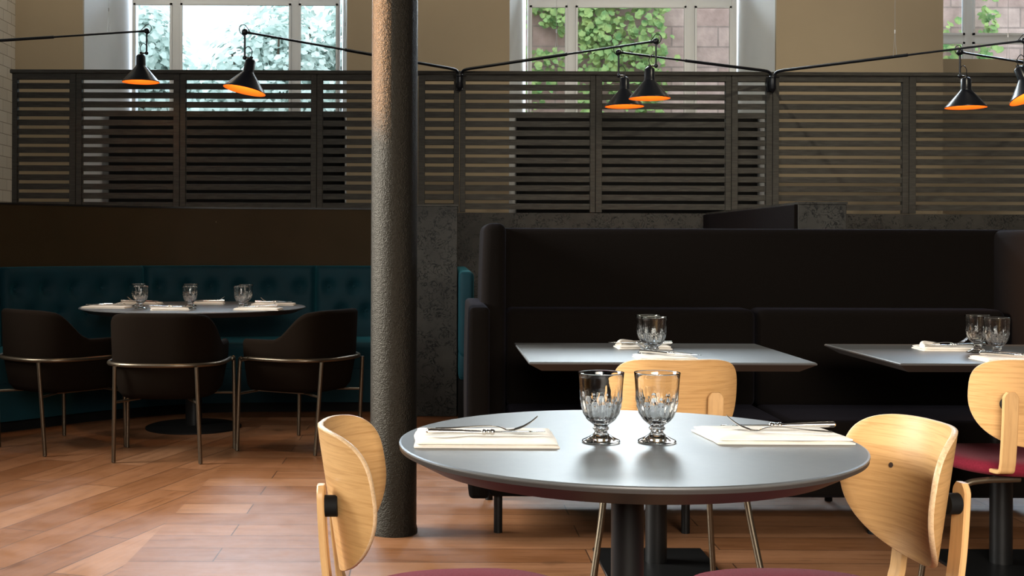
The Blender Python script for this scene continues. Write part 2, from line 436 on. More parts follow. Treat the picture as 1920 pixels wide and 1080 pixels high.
# ------------------------------------------------------------------ outside
bm = bmesh.new(); box(bm, -14, 16, YG + .35, 30, -.3, -.1); struct('ground', bm, M['ground'])
bm = bmesh.new(); box(bm, -.1, 11, 16.0, 16.4, -.1, 5.6)
tag(obj('garden_wall', bm, M['stone'], smooth=False), 'red sandstone block wall with ivy outside the middle window', 'wall')
def leaf(bm, p, s, nrm, rnd):
    u = nrm.orthogonal().normalized(); u.rotate(Matrix.Rotation(rnd.random() * 6.28, 3, nrm)); w_ = nrm.cross(u)
    c = [(0, -.5), (.42, -.38), (.5, .1), (.2, .25), (0, .6), (-.2, .25), (-.5, .1), (-.42, -.38)]
    bm.faces.new([bm.verts.new(p + (u * a + w_ * b) * s + nrm * (.12 * s * abs(a))) for a, b in c])
rnd = random.Random(3)
bm = bmesh.new()
for i in range(17000):
    x = rnd.uniform(-.2, 11); z = rnd.uniform(2.2, 5.7)
    px = PX + x * FP / 16; py = PY - (z - EYE) * FP / 16
    f = noise.noise(Vector((x * .9, z * .9, 1.3))) + noise.noise(Vector((x * 2.3, z * 2.3, 4))) * .4
    dens = .15 + f
    if px < 1075: dens += .5 if (py < 55 or py > 95) else -.1
    elif px < 1240: dens += .75
    elif px < 1262: dens += .1
    elif 1760 < px < 1850: dens += .5 if px > 1822 else -.2
    else: dens -= 1
    if z > 5.35: dens += .4
    if rnd.random() > dens: continue
    p = Vector((x, 15.93 - rnd.random() * .28, z))
    n = Vector((rnd.uniform(-.6, .6), -1, rnd.uniform(-.2, .9))).normalized()
    leaf(bm, p, rnd.uniform(.055, .12), n, rnd)
tag(obj('ivy', bm, M['leafA'], smooth=False), 'green ivy leaves climbing over the sandstone wall outside', 'ivy', kind='stuff')
def tree(cx, cy, cz, rx, rz, n, m, label):
    root = thing('garden_tree', label, 'tree', (cx, cy, -.1), 0, 'pale trees outside the leftmost window')
    bm = bmesh.new(); tube(bm, bez([(0, 0, 0), (.1, 0, cz * .5), (-.1, .1, cz)], 5), .12, 8, r2=.04)
    for k in range(5):
        a = k * 1.3; tube(bm, bez([(0, 0, cz * .55 + k * .15), (math.cos(a) * rx * .4, math.sin(a) * .3, cz * .8), (math.cos(a) * rx * .7, math.sin(a) * .5, cz + .2 * k)], 4), .05, 6, r2=.015)
    obj('trunk', bm, M['bark'], root)
    bm = bmesh.new(); r = random.Random(int(abs(cx) * 100))
    cl = [(r.gauss(0, .5) * rx, r.gauss(0, .5) * rx * .6, cz + r.gauss(0, .45) * rz) for _ in range(26)]
    for i in range(n):
        c = r.choice(cl); d = Vector((r.gauss(0, 1), r.gauss(0, 1), r.gauss(0, 1))).normalized()
        p = Vector(c) + d * r.uniform(.2, .60); leaf(bm, p, r.uniform(.07, .13), (d + Vector((0, -.5, .5))).normalized(), r)
    o = obj('foliage', bm, m, root, smooth=False); o['kind'] = 'stuff'
for i, (cx, cy, cz, rx, rz) in enumerate([(-4.75, 17.4, 3.7, .9, 1.0), (-3.5, 18.6, 3.1, 1.1, .75), (-2.5, 17.2, 3.3, .8, .85), (-1.5, 18.4, 3.9, .9, 1.1)]):
    tree(cx, cy, cz, rx, rz, 7000, M['leafB'],
         ['pale leafy tree outside the leftmost window, at its left pane', 'low pale tree outside the leftmost window, left of its centre', 'pale tree outside the leftmost window, right of its centre', 'pale leafy tree outside the leftmost window, at its right pane'][i])

# ------------------------------------------------------------------ cast iron column
cxx, cyy = X(740, 4.72), 4.72
bm = bmesh.new(); lathe(bm, [(0, 0), (.096, 0), (.096, .012), (.0915, .03), (.0905, 1.2), (.090, 2.2), (.089, ZC), (0, ZC)], 64, cxx, cyy)
tag(obj('iron_column', bm, M['cast']), 'round rough dark cast iron column standing on the wooden floor', 'column')

# ------------------------------------------------------------------ low wall and slatted screen
ZL = 1.385; ZTOP = 2.506
bm = bmesh.new(); box(bm, X(22, YS), XR, YS - .02, YS + .12, 0, ZL); struct('wall_middle', bm, M['osb'])
seams = [22, 142, 337, 594, 784, 862, 1117, 1372, 1449, 1705, 1962, 2200]
opens = [(32, 130), (153, 325), (348, 583), (605, 773), (797, 851), (873, 1107), (1129, 1361), (1384, 1437), (1461, 1693), (1718, 1950), (1974, 2190)]
descr = ['narrow black slatted panel at the far left end of the screen, beside white tiles',
         'slatted screen panel behind the smallest left lamp',
         'wide slatted screen panel behind the tilted lamp left of the column',
         'slatted screen panel half hidden behind the left side of the iron column',
         'narrow slatted screen panel just right of the iron column',
         'slatted screen panel right of the first lamp bracket, half beige half bright behind it',
         'slatted screen panel behind the two overlapping lamps',
         'narrowest slatted screen panel left of the second lamp bracket',
         'wide slatted screen panel right of the second lamp bracket, all beige behind it',
         'slatted screen panel behind the lamps at the right edge', 
         'slatted screen panel beyond the right edge']
rz_ = random.Random(5)
for i in range(10):
    x0, x1 = X(seams[i], YS) + .002, X(seams[i+1], YS) - .002; a, b = X(opens[i][0], YS), X(opens[i][1], YS)
    ztop_open = W(900, 151, YS)[1]; zbot = ZL + .005
    xm = (x0 + x1) / 2
    root = thing('slatted_screen_panel', descr[i], 'screen', (xm, YS, zbot), 0, 'panels of the slatted wooden screen')
    bm = bmesh.new()
    h = ZTOP - zbot - .03
    box(bm, x0 - xm, a - xm, 0, .05, 0, h, .002, 1); box(bm, b - xm, x1 - xm, 0, .05, 0, h, .002, 1)
    box(bm, a - xm, b - xm, 0, .05, ztop_open - zbot, h)
    obj('frame', bm, M['slat'], root, smooth=False)
    bm = bmesh.new(); z = ztop_open - .0285; k = 0
    while z - .044 > zbot - .02:
        z0 = max(z - .0465, zbot)
        t = Matrix.Translation((0, .03, z - .022 - zbot)) @ Matrix.Rotation(math.radians(rz_.uniform(-3, 5)), 4, 'X') @ Matrix.Translation((0, -.03, -(z - .022 - zbot)))
        box(bm, a - xm - .008, b - xm + .008, .018, .036, z0 - zbot, z - zbot, .0015, 1, mtx=t); z -= .0725
    obj('slats', bm, M['slat'], root, smooth=False)
bm = bmesh.new(); box(bm, X(22, YS) - .01, X(1962, YS), YS - .02, YS + .075, ZTOP - .03, ZTOP, .004, 1)
tag(obj('screen_top_rail', bm, M['slat'], smooth=False), 'long dark top rail running along the whole slatted screen', 'rail')

# ------------------------------------------------------------------ booth partitions
path_w = bez([(-3.35, 7.15), (-2.95, 7.5), (-2.5, 8.0), (-1.95, 8.4), (-1.4, 8.55), (-.75, 8.6), (-.165, 8.6)], 10)
path_w = [Vector((p.x, p.y)) for p in path_w]
def offset(path, d):
    out = []
    for i, p in enumerate(path):
        t = (path[min(i+1, len(path)-1)] - path[max(i-1, 0)]).normalized(); out.append(p + Vector((t.y, -t.x)) * d)
    return out
def sweep(bm, path, prof, caps=True, mi=0, fn=None):
    """prof: closed list of (inward offset, z)"""
    rings = []
    offs = {}
    for i, p in enumerate(path):
        t = (path[min(i+1, len(path)-1)] - path[max(i-1, 0)]).normalized(); n = Vector((t.y, -t.x)); ring = []
        for (d, z) in prof:
            dd = d + (fn(i, d, z) if fn else 0); q = p + n * dd; ring.append(bm.verts.new((q.x, q.y, z)))
        rings.append(ring)
    for a, b in zip(rings, rings[1:]):
        for k in range(len(prof)):
            k2 = (k + 1) % len(prof); bm.faces.new((a[k], a[k2], b[k2], b[k])).material_index = mi
    if caps: bm.faces.new(rings[0]).material_index = mi; bm.faces.new(rings[-1][::-1]).material_index = mi
root = thing('booth_partition', 'dark brown curved booth wall behind the teal banquette', 'partition', (0, 0, 0))
bm = bmesh.new(); sweep(bm, path_w, [(-.05, 0), (0, 0), (0, 1.38), (-.05, 1.38)]); obj('lining', bm, M['boothwall'], root)
bm = bmesh.new(); sweep(bm, path_w, [(-.06, 1.38), (.008, 1.38), (.008, 1.392), (-.06, 1.392)]); obj('top_cap', bm, M['black'], root)
root = thing('booth_pier', 'grey mottled strand board pier between the iron column and the charcoal sofa', 'partition', (0, 0, 0))
xa, xb = X(783, 7.9) - .01, X(858.5, 7.9)
bm = bmesh.new(); box(bm, xa, xb, 7.9, YS - .025, 0, 1.385, .003, 1); obj('board', bm, M['osb'], root, smooth=False)
bm = bmesh.new(); box(bm, xa - .004, xb + .004, 7.895, YS - .022, 1.385, 1.394); obj('top_cap', bm, M['slat'], root, smooth=False)
root = thing('booth_pier', 'mottled strand board pier with dark side rising behind the charcoal sofa back', 'partition', (0, 0, 0))
xa2, xb2 = X(1493, 7.05), X(1588, 7.05)
bm = bmesh.new(); box(bm, xa2 + .012, xb2, 7.05, YS - .025, 0, 1.375, .003, 1); obj('board', bm, M['osb'], root, smooth=False)
bm = bmesh.new(); box(bm, xa2 - .01, xa2 + .011, 7.05, YS - .03, 0, 1.375, .004, 1); obj('side_panel', bm, M['sofa'], root, smooth=False)
bm = bmesh.new(); box(bm, xa2 + .012, xb2 + .005, 7.045, YS - .022, 1.376, 1.39); obj('top_cap', bm, M['osb'], root, smooth=False)

# ------------------------------------------------------------------ teal banquettes
def seg_path(i0, i1): return path_w[i0:i1+1]
def dense(path, k=6):
    out = []
    for a, b in zip(path, path[1:]):
        for j in range(k): out.append(a.lerp(b, j / k))
    return out + [path[-1]]
ban = thing('teal_banquette', 'long curved teal velvet banquette with buttoned back behind the round table', 'banquette', (0, 0, 0))
# find path indexes where pixel = seams
def pxof(p): return PX + p.x * FP / p.y
cuts_px = [5, 270, 592]
cuts = [0]
for c in cuts_px: cuts.append(min(range(len(path_w)), key=lambda i: abs(pxof(offset(path_w, .1)[i]) - c)))
cuts.append(len(path_w) - 1)
def back_prof():
    zs = [.44, .46] + frange(.50, .93, 16); P = [(.01, .44), (.05, .435)]
    for z in frange(.455, .93, 22): P.append((.13 - (z - .44) * .07, z))
    r = .03
    for t in frange(.3, PI - .2, 7): P.append((.055 + .04 * math.cos(t), .945 + .034 * math.sin(t)))
    P.append((.01, .94)); P.append((.01, .6)); return P
for a, b in zip(cuts, cuts[1:]):
    if b - a < 1: continue
    base = seg_path(a, b); ln = sum((q - p).length for p, q in zip(base, base[1:]))
    dp = dense(base, max(3, int(ln / (len(base) * .018)) + 1)); n = len(dp); step = ln / (n - 1)
    nb = max(1, round(ln / .20)); btn = []
    for row, zz in ((0, .83), (1, .66)):
        for k in range(nb):
            s = (k + .5 + (.0 if row == 0 else .5)) / nb * ln
            if s < ln - .03: btn.append((s, zz))
    def fn(i, d, z, btn=btn, step=step, n=n, ln=ln):
        s = i * step; e = min(s, ln - s)
        if d < .045: return 0
        v = -.05 * max(0, 1 - e / .035) ** 2
        for (bs_, zz) in btn:
            q = ((s - bs_) / .038) ** 2 + ((z - zz) / .038) ** 2
            if q < 8: v -= .045 * math.exp(-q) + .010 * math.exp(-q / 3)
        return v
    bm = bmesh.new(); sweep(bm, dp, back_prof(), fn=fn); bk = obj('back_cushion', bm, M['teal'], ban, ang=60)
    bm = bmesh.new(); so = offset(dp, 0)
    for (s, zz) in btn:
        i = min(n - 2, max(1, int(s / step))); t = (dp[i+1] - dp[i-1]).normalized(); nn = Vector((t.y, -t.x))
        q = dp[i] + nn * (.13 - (zz - .44) * .07 - .050)
        r = bmesh.ops.create_uvsphere(bm, u_segments=8, v_segments=6, radius=.011); bmesh.ops.translate(bm, vec=(q.x, q.y, zz), verts=r['verts'])
    obj('button', bm, M['teal'], bk)['kind'] = 'stuff'
    bm = bmesh.new()
    P = [(.02, .30), (.55, .30)] + [(.55 + .03 * math.cos(t), .445 + .03 * math.sin(t)) for t in frange(-.6, PI/2, 6)] + [(.30, .482), (.02, .478)]
    sweep(bm, base, P, fn=lambda i, d, z, n=len(base): 0); obj('seat_cushion', bm, M['teal'], ban)
bm = bmesh.new(); sweep(bm, path_w, [(.02, .07), (.54, .07), (.54, .295), (.02, .295)]); obj('base_front', bm, M['teal'], ban)
bm = bmesh.new(); sweep(bm, path_w, [(.02, 0), (.48, 0), (.48, .07), (.02, .07)]); obj('plinth', bm, M['blackmatt'], ban)
# second booth: short teal banquette seen end-on
b2 = thing('teal_banquette', 'teal velvet banquette end showing between the grey pier and the charcoal sofa', 'banquette', (0, 0, 0))
ea, eb = xb + .007, X(890, 7.6)
bm = bmesh.new(); box(bm, ea, eb, 7.6, 9.4, .42, W(870, 509, 7.6)[1], .03, 4); obj('back_cushion', bm, M['teal'], b2)
bm = bmesh.new(); box(bm, ea, eb + .42, 7.62, 9.4, .27, .44, .025, 3); obj('seat_cushion', bm, M['teal'], b2)
bm = bmesh.new(); box(bm, ea, eb + .36, 7.65, 9.4, 0, .265); obj('plinth', bm, M['blackmatt'], b2)

# ------------------------------------------------------------------ charcoal sofa
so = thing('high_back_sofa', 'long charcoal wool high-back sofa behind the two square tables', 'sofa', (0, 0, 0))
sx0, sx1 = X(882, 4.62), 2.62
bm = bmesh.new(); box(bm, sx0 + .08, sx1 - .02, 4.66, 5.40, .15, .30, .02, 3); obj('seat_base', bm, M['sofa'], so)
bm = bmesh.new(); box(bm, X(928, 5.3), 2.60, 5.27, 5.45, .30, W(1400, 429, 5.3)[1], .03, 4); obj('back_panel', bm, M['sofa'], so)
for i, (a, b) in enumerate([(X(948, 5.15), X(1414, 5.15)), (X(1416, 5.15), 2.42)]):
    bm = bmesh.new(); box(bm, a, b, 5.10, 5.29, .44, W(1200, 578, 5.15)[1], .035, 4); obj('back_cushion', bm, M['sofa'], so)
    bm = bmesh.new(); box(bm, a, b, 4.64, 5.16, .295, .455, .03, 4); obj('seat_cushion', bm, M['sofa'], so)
def padded(bm, x0, x1, y0, y1, z0, z1, bulge, bev):
    vs = box(bm, x0, x1, y0, y1, z0, z1, bev, 4)
    bmesh.ops.subdivide_edges(bm, edges=[e for e in bm.edges if e.calc_length() > .2], cuts=10, use_grid_fill=True)
    for v in bm.verts:
        t = (v.co.z - z0) / (z1 - z0); f = 4 * t * (1 - t)
        if v.co.x < (x0 + x1) / 2: v.co.x -= bulge * f
bm = bmesh.new(); padded(bm, sx0, X(920, 4.62), 4.62, 5.42, .15, W(900, 576, 4.62)[1], .006, .018); obj('armrest', bm, M['sofa'], so)
bm = bmesh.new(); padded(bm, X(908, 5.0), X(950, 5.0), 4.98, 5.46, .30, W(928, 418, 5.0)[1], .012, .035); obj('wing', bm, M['sofa'], so)
bm = bmesh.new(); box(bm, 2.44, 2.62, 4.90, 5.46, .30, W(1890, 430, 4.9)[1], .035, 4, mtx=None); obj('wing', bm, M['sofa'], so)
bm = bmesh.new(); box(bm, 2.52, 2.62, 4.62, 5.42, .15, .88, .03, 4); obj('armrest', bm, M['sofa'], so)
for px in (937, 1290, 1641, 1990):
    x = X(px, 4.70); bm = bmesh.new(); lathe(bm, [(0, 0), (.017, 0), (.017, .152), (0, .152)], 20, x, 4.72); obj('leg', bm, M['black'], so)
for px in (920, 1243, 1560, 1900):
    x = X(px, 5.3); bm = bmesh.new(); lathe(bm, [(0, 0), (.017, 0), (.017, .152), (0, .152)], 20, x, 5.33); obj('leg', bm, M['black'], so)

# ------------------------------------------------------------------ tables
TZ = .745
t1 = thing('round_table', 'small round grey table in the foreground with two glasses', 'table', (.374, 2.362, 0))
bm = bmesh.new(); lathe(bm, [(0, TZ), (.446, TZ), (.4495, TZ - .0015), (.45, TZ - .004), (.449, TZ - .006)], 160); lathe(bm, [(.449, TZ - .006), (.4485, TZ - .012), (.395, TZ - .04), (0, TZ - .04)], 160, mi=1); obj('tabletop', bm, [M['tabletop'], M['tableedge']], t1, ang=20)
bm = bmesh.new(); lathe(bm, [(0, .015), (.032, .015), (.032, TZ - .05), (.12, TZ - .05), (.12, TZ - .0405), (0, TZ - .0405)], 32); obj('pedestal', bm, M['black'], t1)
bm = bmesh.new(); lathe(bm, [(0, 0), (.22, 0), (.22, .008), (.21, .014), (0, .015)], 64); obj('base_plate', bm, M['black'], t1)
def sq_table(x0, x1, label):
    cx = (x0 + x1) / 2; hx = (x1 - x0) / 2; y0, y1 = 3.951, 4.729; cy = (y0 + y1) / 2; hy = (y1 - y0) / 2
    t = thing('square_table', label, 'table', (cx, cy, 0), 0, 'square tables in front of the charcoal sofa')
    bm = bmesh.new(); rings = []
    for (d, z) in ((0.003, TZ), (0, TZ - .003), (0, TZ - .007), (.045, TZ - .033), (.06, TZ - .034)):
        rings.append([bm.verts.new((sx * (hx - d), sy * (hy - d), z)) for sx, sy in ((-1, -1), (1, -1), (1, 1), (-1, 1))])
    bm.faces.new(rings[0])
    for i, (a, b) in enumerate(zip(rings, rings[1:])):
        for k in range(4): bm.faces.new((a[k], a[(k+1) % 4], b[(k+1) % 4], b[k])).material_index = 0 if i < 1 else 1
    bm.faces.new(rings[-1][::-1]).material_index = 1
    obj('tabletop', bm, [M['tabletop'], M['tableedge']], t, smooth=False)
    bm = bmesh.new(); lathe(bm, [(0, .012), (.038, .012), (.038, TZ - .045), (.15, TZ - .045), (.15, TZ - .0345), (0, TZ - .0345)], 32, 0, -.09); obj('pedestal', bm, M['black'], t)
    bm = bmesh.new(); box(bm, -.20, .20, -.30, .10, 0, .012, .002, 1); obj('base_plate', bm, M['black'], t)
sq_table(.300, 1.249, 'square grey table in front of the sofa, in the middle of the picture')
sq_table(1.522, 2.47, 'square grey table in front of the sofa, at the right edge')
t3 = thing('large_round_table', 'large round dark table laid with napkins before the teal banquette', 'table', (-1.503, 7.39, 0))
bm = bmesh.new(); lathe(bm, [(0, TZ), (.679, TZ), (.684, TZ - .003), (.684, TZ - .006)], 160); lathe(bm, [(.684, TZ - .006), (.62, TZ - .035), (0, TZ - .035)], 160, mi=1); obj('tabletop', bm, [M['tabletop'], M['tableedge']], t3, ang=20)
bm = bmesh.new(); lathe(bm, [(0, .018), (.05, .018), (.05, TZ - .045), (.22, TZ - .045), (.22, TZ - .0355), (0, TZ - .0355)], 32); obj('pedestal', bm, M['black'], t3)
bm = bmesh.new(); lathe(bm, [(0, 0), (.29, 0), (.29, .01), (.27, .018), (0, .019)], 64); obj('base_plate', bm, M['blackmatt'], t3)

# ------------------------------------------------------------------ plywood chairs
def ply_chair(label, loc, rz):
    t = thing('plywood_chair', label, 'chair', loc, rz, 'oak plywood chairs')
    R, th, zc, til = .235, .011, .672, math.radians(9)
    def P(a, h, off):
        # a: angle around, h: height from centre, off: outward offset
        r = R + off; p = Vector((r * math.sin(a), R - r * math.cos(a), h))
        p.rotate(Matrix.Rotation(til, 3, 'X')); return Vector((p.x, p.y - .23, zc + p.z))
    nr, nt = 12, 72; amax = .94
    def rim(k):
        th_ = 2 * PI * k / nt; c, s = math.cos(th_), math.sin(th_)
        e = 2 / 3.1 if s >= 0 else 2 / 2.25
        u = math.copysign(abs(c) ** e, c); v_ = math.copysign(abs(s) ** e, s)
        return u * amax, (v_ * .119 if v_ > 0 else v_ * .153)
    bm = bmesh.new()
    def sheet(off, mi, flip):
        cen = bm.verts.new(P(0, 0, off)); rings = []
        for j in range(1, nr + 1):
            q = j / nr; rings.append([bm.verts.new(P(rim(k)[0] * q, rim(k)[1] * q, off)) for k in range(nt)])
        for k in range(nt): bm.faces.new((cen, rings[0][k], rings[0][(k+1) % nt])).material_index = mi
        for a, b in zip(rings, rings[1:]):
            for k in range(nt): bm.faces.new((a[k], b[k], b[(k+1) % nt], a[(k+1) % nt])).material_index = mi
        return rings[-1]
    o_ = sheet(0, 0, False); i_ = sheet(-th, 0, True)
    mid = []
    for k in range(nt):
        a, h = rim(k); mid.append((bm.verts.new(P(a * 1.006, h * 1.008, -.0015)), bm.verts.new(P(a * 1.006, h * 1.008, -th + .0015))))
    for k in range(nt):
        k2 = (k + 1) % nt
        for q in ((o_[k], mid[k][0], mid[k2][0], o_[k2]), (mid[k][0], mid[k][1], mid[k2][1], mid[k2][0]), (mid[k][1], i_[k], i_[k2], mid[k2][1])):
            bm.faces.new(q).material_index = 1
    bk = obj('backrest', bm, [M['ply'], M['plyedge']], t, ang=50)
    # screws on the inner face
    for s in (-1, 1):
        a = s * .46; p = P(a, .012, -th - .0015); n = P(a, .012, -th - .01) - P(a, .012, -th)
        bm = bmesh.new(); tube(bm, [p - n.normalized() * .001, p + n.normalized() * .0012], .0052, 16); obj('screw', bm, M['silver'], bk)
        sup = [(.055, -.252, 0)]
        yb = P(a, 0, 0).y
        x = P(a, 0, 0).x
        path = bez([(x, yb - .026, .694), (x, yb - .024, .64), (x, yb - .019, .57), (x, yb - .012, .51), (x, yb - .005, .468), (x, yb + .014, .447), (x, yb + .12, .441)], 6)
        bm = bmesh.new(); rows = []
        for i, p in enumerate(path):
            tt = (path[min(i+1, len(path)-1)] - path[max(i-1, 0)]).normalized(); nn = Vector((1, 0, 0)).cross(tt).normalized() * .0065
            wv = .0235; 
            if i == 0: wv = .012
            elif i == 1: wv = .020
            c = .003
            rows.append([bm.verts.new(p + Vector((dx, 0, 0)) + nn * sg) for dx, sg in ((-wv + c, 1), (wv - c, 1), (wv, .6), (wv, -.6), (wv - c, -1), (-wv + c, -1), (-wv, -.6), (-wv, .6))])
        for A, B in zip(rows, rows[1:]):
            for k in range(8): bm.faces.new((A[k], A[(k+1) % 8], B[(k+1) % 8], B[k]))
        bm.faces.new(rows[0]); bm.faces.new(rows[-1][::-1]); sp = obj('support', bm, M['strap'], t)
        zz = .655; q = P(a, zz - zc, .0005)
        bm = bmesh.new(); tube(bm, [(x, q.y + .002, zz), (x, yb - .021, zz)], .0195, 24); obj('spacer', bm, M['blackmatt'], sp)
    # seat
    bm = bmesh.new()
    def srim(k, n=64):
        a = 2 * PI * k / n; c, s = math.cos(a), math.sin(a); e = 2 / 2.6
        y = math.copysign(abs(s) ** e, s) * .215 + .03
        wd = .195 + .022 * (y / .2)
        return math.copysign(abs(c) ** e, c) * wd, y
    prof = [(0.86, .424), (.97, .430), (1.0, .440), (.995, .450), (.96, .461), (.88, .467), (.6, .466), (.3, .463)]
    rings = [[bm.verts.new((srim(k)[0] * q, (srim(k)[1] - .03) * q + .03, z)) for k in range(64)] for q, z in prof]
    for a, b in zip(rings, rings[1:]):
        for k in range(64): bm.faces.new((a[k], a[(k+1) % 64], b[(k+1) % 64], b[k]))
    bm.faces.new(rings[0][::-1]); bm.faces.new(rings[-1]); obj('seat', bm, M['burgundy'], t, ang=60)
    for sx, sy, fx, fy in ((-1, -1, .277, -.225), (1, -1, .277, -.225), (-1, 1, .20, .20), (1, 1, .20, .20)):
        bm = bmesh.new(); tx, ty = (.205, -.15) if sy < 0 else (.165, .15)
        tube(bm, [(sx * .03, ty * .9, .415)] + bez([(sx * (tx - .07), ty * .98, .414), (sx * (tx - .012), ty, .405), (sx * (tx + .008), ty * 1.02, .375), (sx * (tx + (fx - tx) * .35), ty + (fy - ty) * .3, .27), (sx * fx, fy, .004)], 6), .0098, 12)
        obj('leg', bm, M['bronze'], t)
    return t
chA = ply_chair('oak plywood chair left of the foreground round table, seen edge-on', (.020, 2.285, 0), -PI/2)
dup(chA, (.729, 2.30, 0), math.radians(96), 'oak plywood chair right of the foreground table, its curved inner back facing us')
dup(chA, (.722, 3.80, 0), 0, 'oak plywood chair in the middle, seen from behind, tucked at the square table')
dup(chA, (1.822, 3.83, 0), 0, 'oak plywood chair at the right edge, seen from behind, red seat showing')

# ------------------------------------------------------------------ upholstered armchairs
def armchair(label, loc, rz):
    t = thing('upholstered_armchair', label, 'armchair', loc, rz, 'dark armchairs at the large round table')
    hw, dp_, fr = .285, .27, .21
    U = []
    for i in range(7): U.append((-1, fr - (fr + .0) * i / 7, -1.5 + .5 * i / 7))
    plan = []
    n = 40
    pl = []
    for i in range(8): pl.append((-hw + .02 * (1 - i / 8) ** 2, fr - fr * i / 8))
    for i in range(n + 1):
        a = PI * i / n; c, s = math.cos(a), math.sin(a); e = 2 / 2.7
        pl.append((-math.copysign(abs(c) ** e, c) * hw, -abs(s) ** e * dp_))
    for i in range(1, 9): pl.append((hw - .02 * (i / 8) ** 2, fr * i / 8))
    def top(x, y):
        f = min(1, max(0, (y + .19) / .20)) if y > -.19 else 0
        f = f * f * (3 - 2 * f); return .775 * (1 - f) + .615 * f - .012 * max(0, y) - .03 * (1 - f) * (abs(x) / hw) ** 5
    bm = bmesh.new(); G = []
    for i, (x, y) in enumerate(pl):
        a = pl[max(0, i-1)]; b = pl[min(len(pl)-1, i+1)]; tt = Vector((b[0]-a[0], b[1]-a[1])).normalized(); nn = Vector((tt.y, -tt.x))  # outward?
        if nn.dot(Vector((x, y))) < 0: nn = -nn
        zt = top(x, y); ring = []; T = .045
        def pt(d, z):
            lean = max(0, z - .5) * .04
            return bm.verts.new((x + nn.x * (d + lean), y + nn.y * (d + lean), z))
        ring += [pt(-.09, .335), pt(-.055, .33), pt(-.03, .36), pt(-.012, .45), pt(0, .52)]
        ring += [pt(0, z) for z in frange(.55, zt - .025, 5)]
        for q in frange(.15, PI - .15, 6): ring.append(pt(-T / 2 + T / 2 * math.cos(q), zt - .022 + .022 * math.sin(q)))
        ring += [pt(-T, z) for z in frange(zt - .03, .40, 5)]
        G.append(ring)
    for a, b in zip(G, G[1:]):
        m_ = len(a)
        for k in range(m_): bm.faces.new((a[k], a[(k+1) % m_], b[(k+1) % m_], b[k]))
    bm.faces.new(G[0]); bm.faces.new(G[-1][::-1]); obj('shell', bm, M['arm_cloth'], t, ang=60)
    bm = bmesh.new(); rr = []
    for q, z in ((.80, .325), (.90, .335), (.93, .37), (.93, .43), (.88, .452), (.5, .458)):
        ring = []
        for k in range(48):
            a = 2 * PI * k / 48; c, s = math.cos(a), math.sin(a); e = 2 / 3.0
            ring.append(bm.verts.new((math.copysign(abs(c) ** e, c) * .235 * q, math.copysign(abs(s) ** e, s) * .235 * q - .005, z)))
        rr.append(ring)
    for a, b in zip(rr, rr[1:]):
        for k in range(48): bm.faces.new((a[k], a[(k+1) % 48], b[(k+1) % 48], b[k]))
    bm.faces.new(rr[0][::-1]); bm.faces.new(rr[-1]); obj('seat', bm, M['arm_cloth'], t, ang=60)
    # ring rail
    bm = bmesh.new(); R_ = []
    for i, (x, y) in enumerate(pl[2:-2]):
        v_ = Vector((x, y)); ln = v_.length; v_ = v_ * ((ln + .016) / ln); R_.append((v_.x, v_.y, .508))
    tube(bm, R_, .0115, 12); obj('rail', bm, M['bronze_light'], t)
    for s in (-1, 1):
        bm = bmesh.new(); xf = s * (hw + .008)
        tube(bm, bez([(s * (hw + .010), fr - .055, .508), (s * (hw + .010), fr - .015, .50), (s * (hw + .011), fr + .003, .465), (s * .300, .225, .004)], 6), .0108, 12); obj('leg', bm, M['bronze_light'], t)
        bm = bmesh.new(); tube(bm, [(s * .212, -.262, .50), (s * .227, -.232, .004)], .0108, 12); obj('leg', bm, M['bronze_light'], t)
    bm = bmesh.new()
    for s in (-1, 1): tube(bm, [(s * .217, -.25, .315), (s * .13, -.10, .318)], .007, 8)
    tube(bm, [(-.296, .215, .315), (.296, .215, .315)], .007, 8)
    tube(bm, [(-.13, -.10, .318), (-.13, .215, .318)], .007, 8); tube(bm, [(.13, -.10, .318), (.13, .215, .318)], .007, 8)
    obj('seat_frame', bm, M['bronze'], t)
    return t
ac = armchair('dark brown upholstered armchair seen from behind, centre of three at the large round table', (-1.43, 6.40, 0), -.056)
dup(ac, (-2.106, 6.68, 0), -.694, 'dark brown armchair at the left edge, its back turned to us, before the teal banquette')
dup(ac, (-.757, 6.71, 0), 1.098, 'dark brown armchair facing left, nearest the iron column')

# ------------------------------------------------------------------ goblets
def goblet_mesh():
    bm = bmesh.new(); NF = 18
    out = [(0, .0012), (.030, .0), (.0365, .0008), (.0375, .0025), (.036, .0045), (.028, .008), (.018, .0135), (.0125, .019), (.0118, .0225), (.0155, .0262), (.0155, .0285), (.0125, .0315), (.015, .0345),
           (.022, .0395), (.0252, .0425), (.028, .0455), (.0303, .049), (.0325, .0525), (.0345, .0565), (.0362, .061), (.0375, .0655), (.0385, .070), (.0392, .074), (.0398, .078), (.0401, .081), (.0404, .0835), (.0408, .0845), (.0414, .095), (.0424, .110), (.0436, .125), (.0447, .1345), (.0450, .1362)]
    inn = [(.0446, .1369), (.0437, .1355), (.0424, .125), (.0412, .110), (.0400, .095), (.0380, .080), (.0348, .066), (.030, .055), (.022, .047), (.011, .043), (0, .042)]
    def rf(r, z, a):
        if .034 < z < .090 and r > .0118:
            c = abs(math.sin(a * NF / 2)); edge = .082 + .006 * c
            if z < edge:
                f = min(1, (z - .034) / .012) * min(1, (edge - z) / .004)
                return r * (1 + f * (.055 * c - .035)) * (1 + .016 * f * math.sin((z - .034) * 2 * PI / .013 + (PI if math.sin(a * NF / 2) > 0 else 0)))
        if .020 < z < .033: return r * (1 + .04 * math.cos(a * 9))
        return r
    lathe(bm, out, 144, rf=rf)
    # inner surface shares the rim ring
    lathe(bm, [out[-1]] + inn, 144)
    bmesh.ops.remove_doubles(bm, verts=bm.verts, dist=1e-6)
    return bm
gob = obj('water_goblet', goblet_mesh(), M['glass'], ang=70)
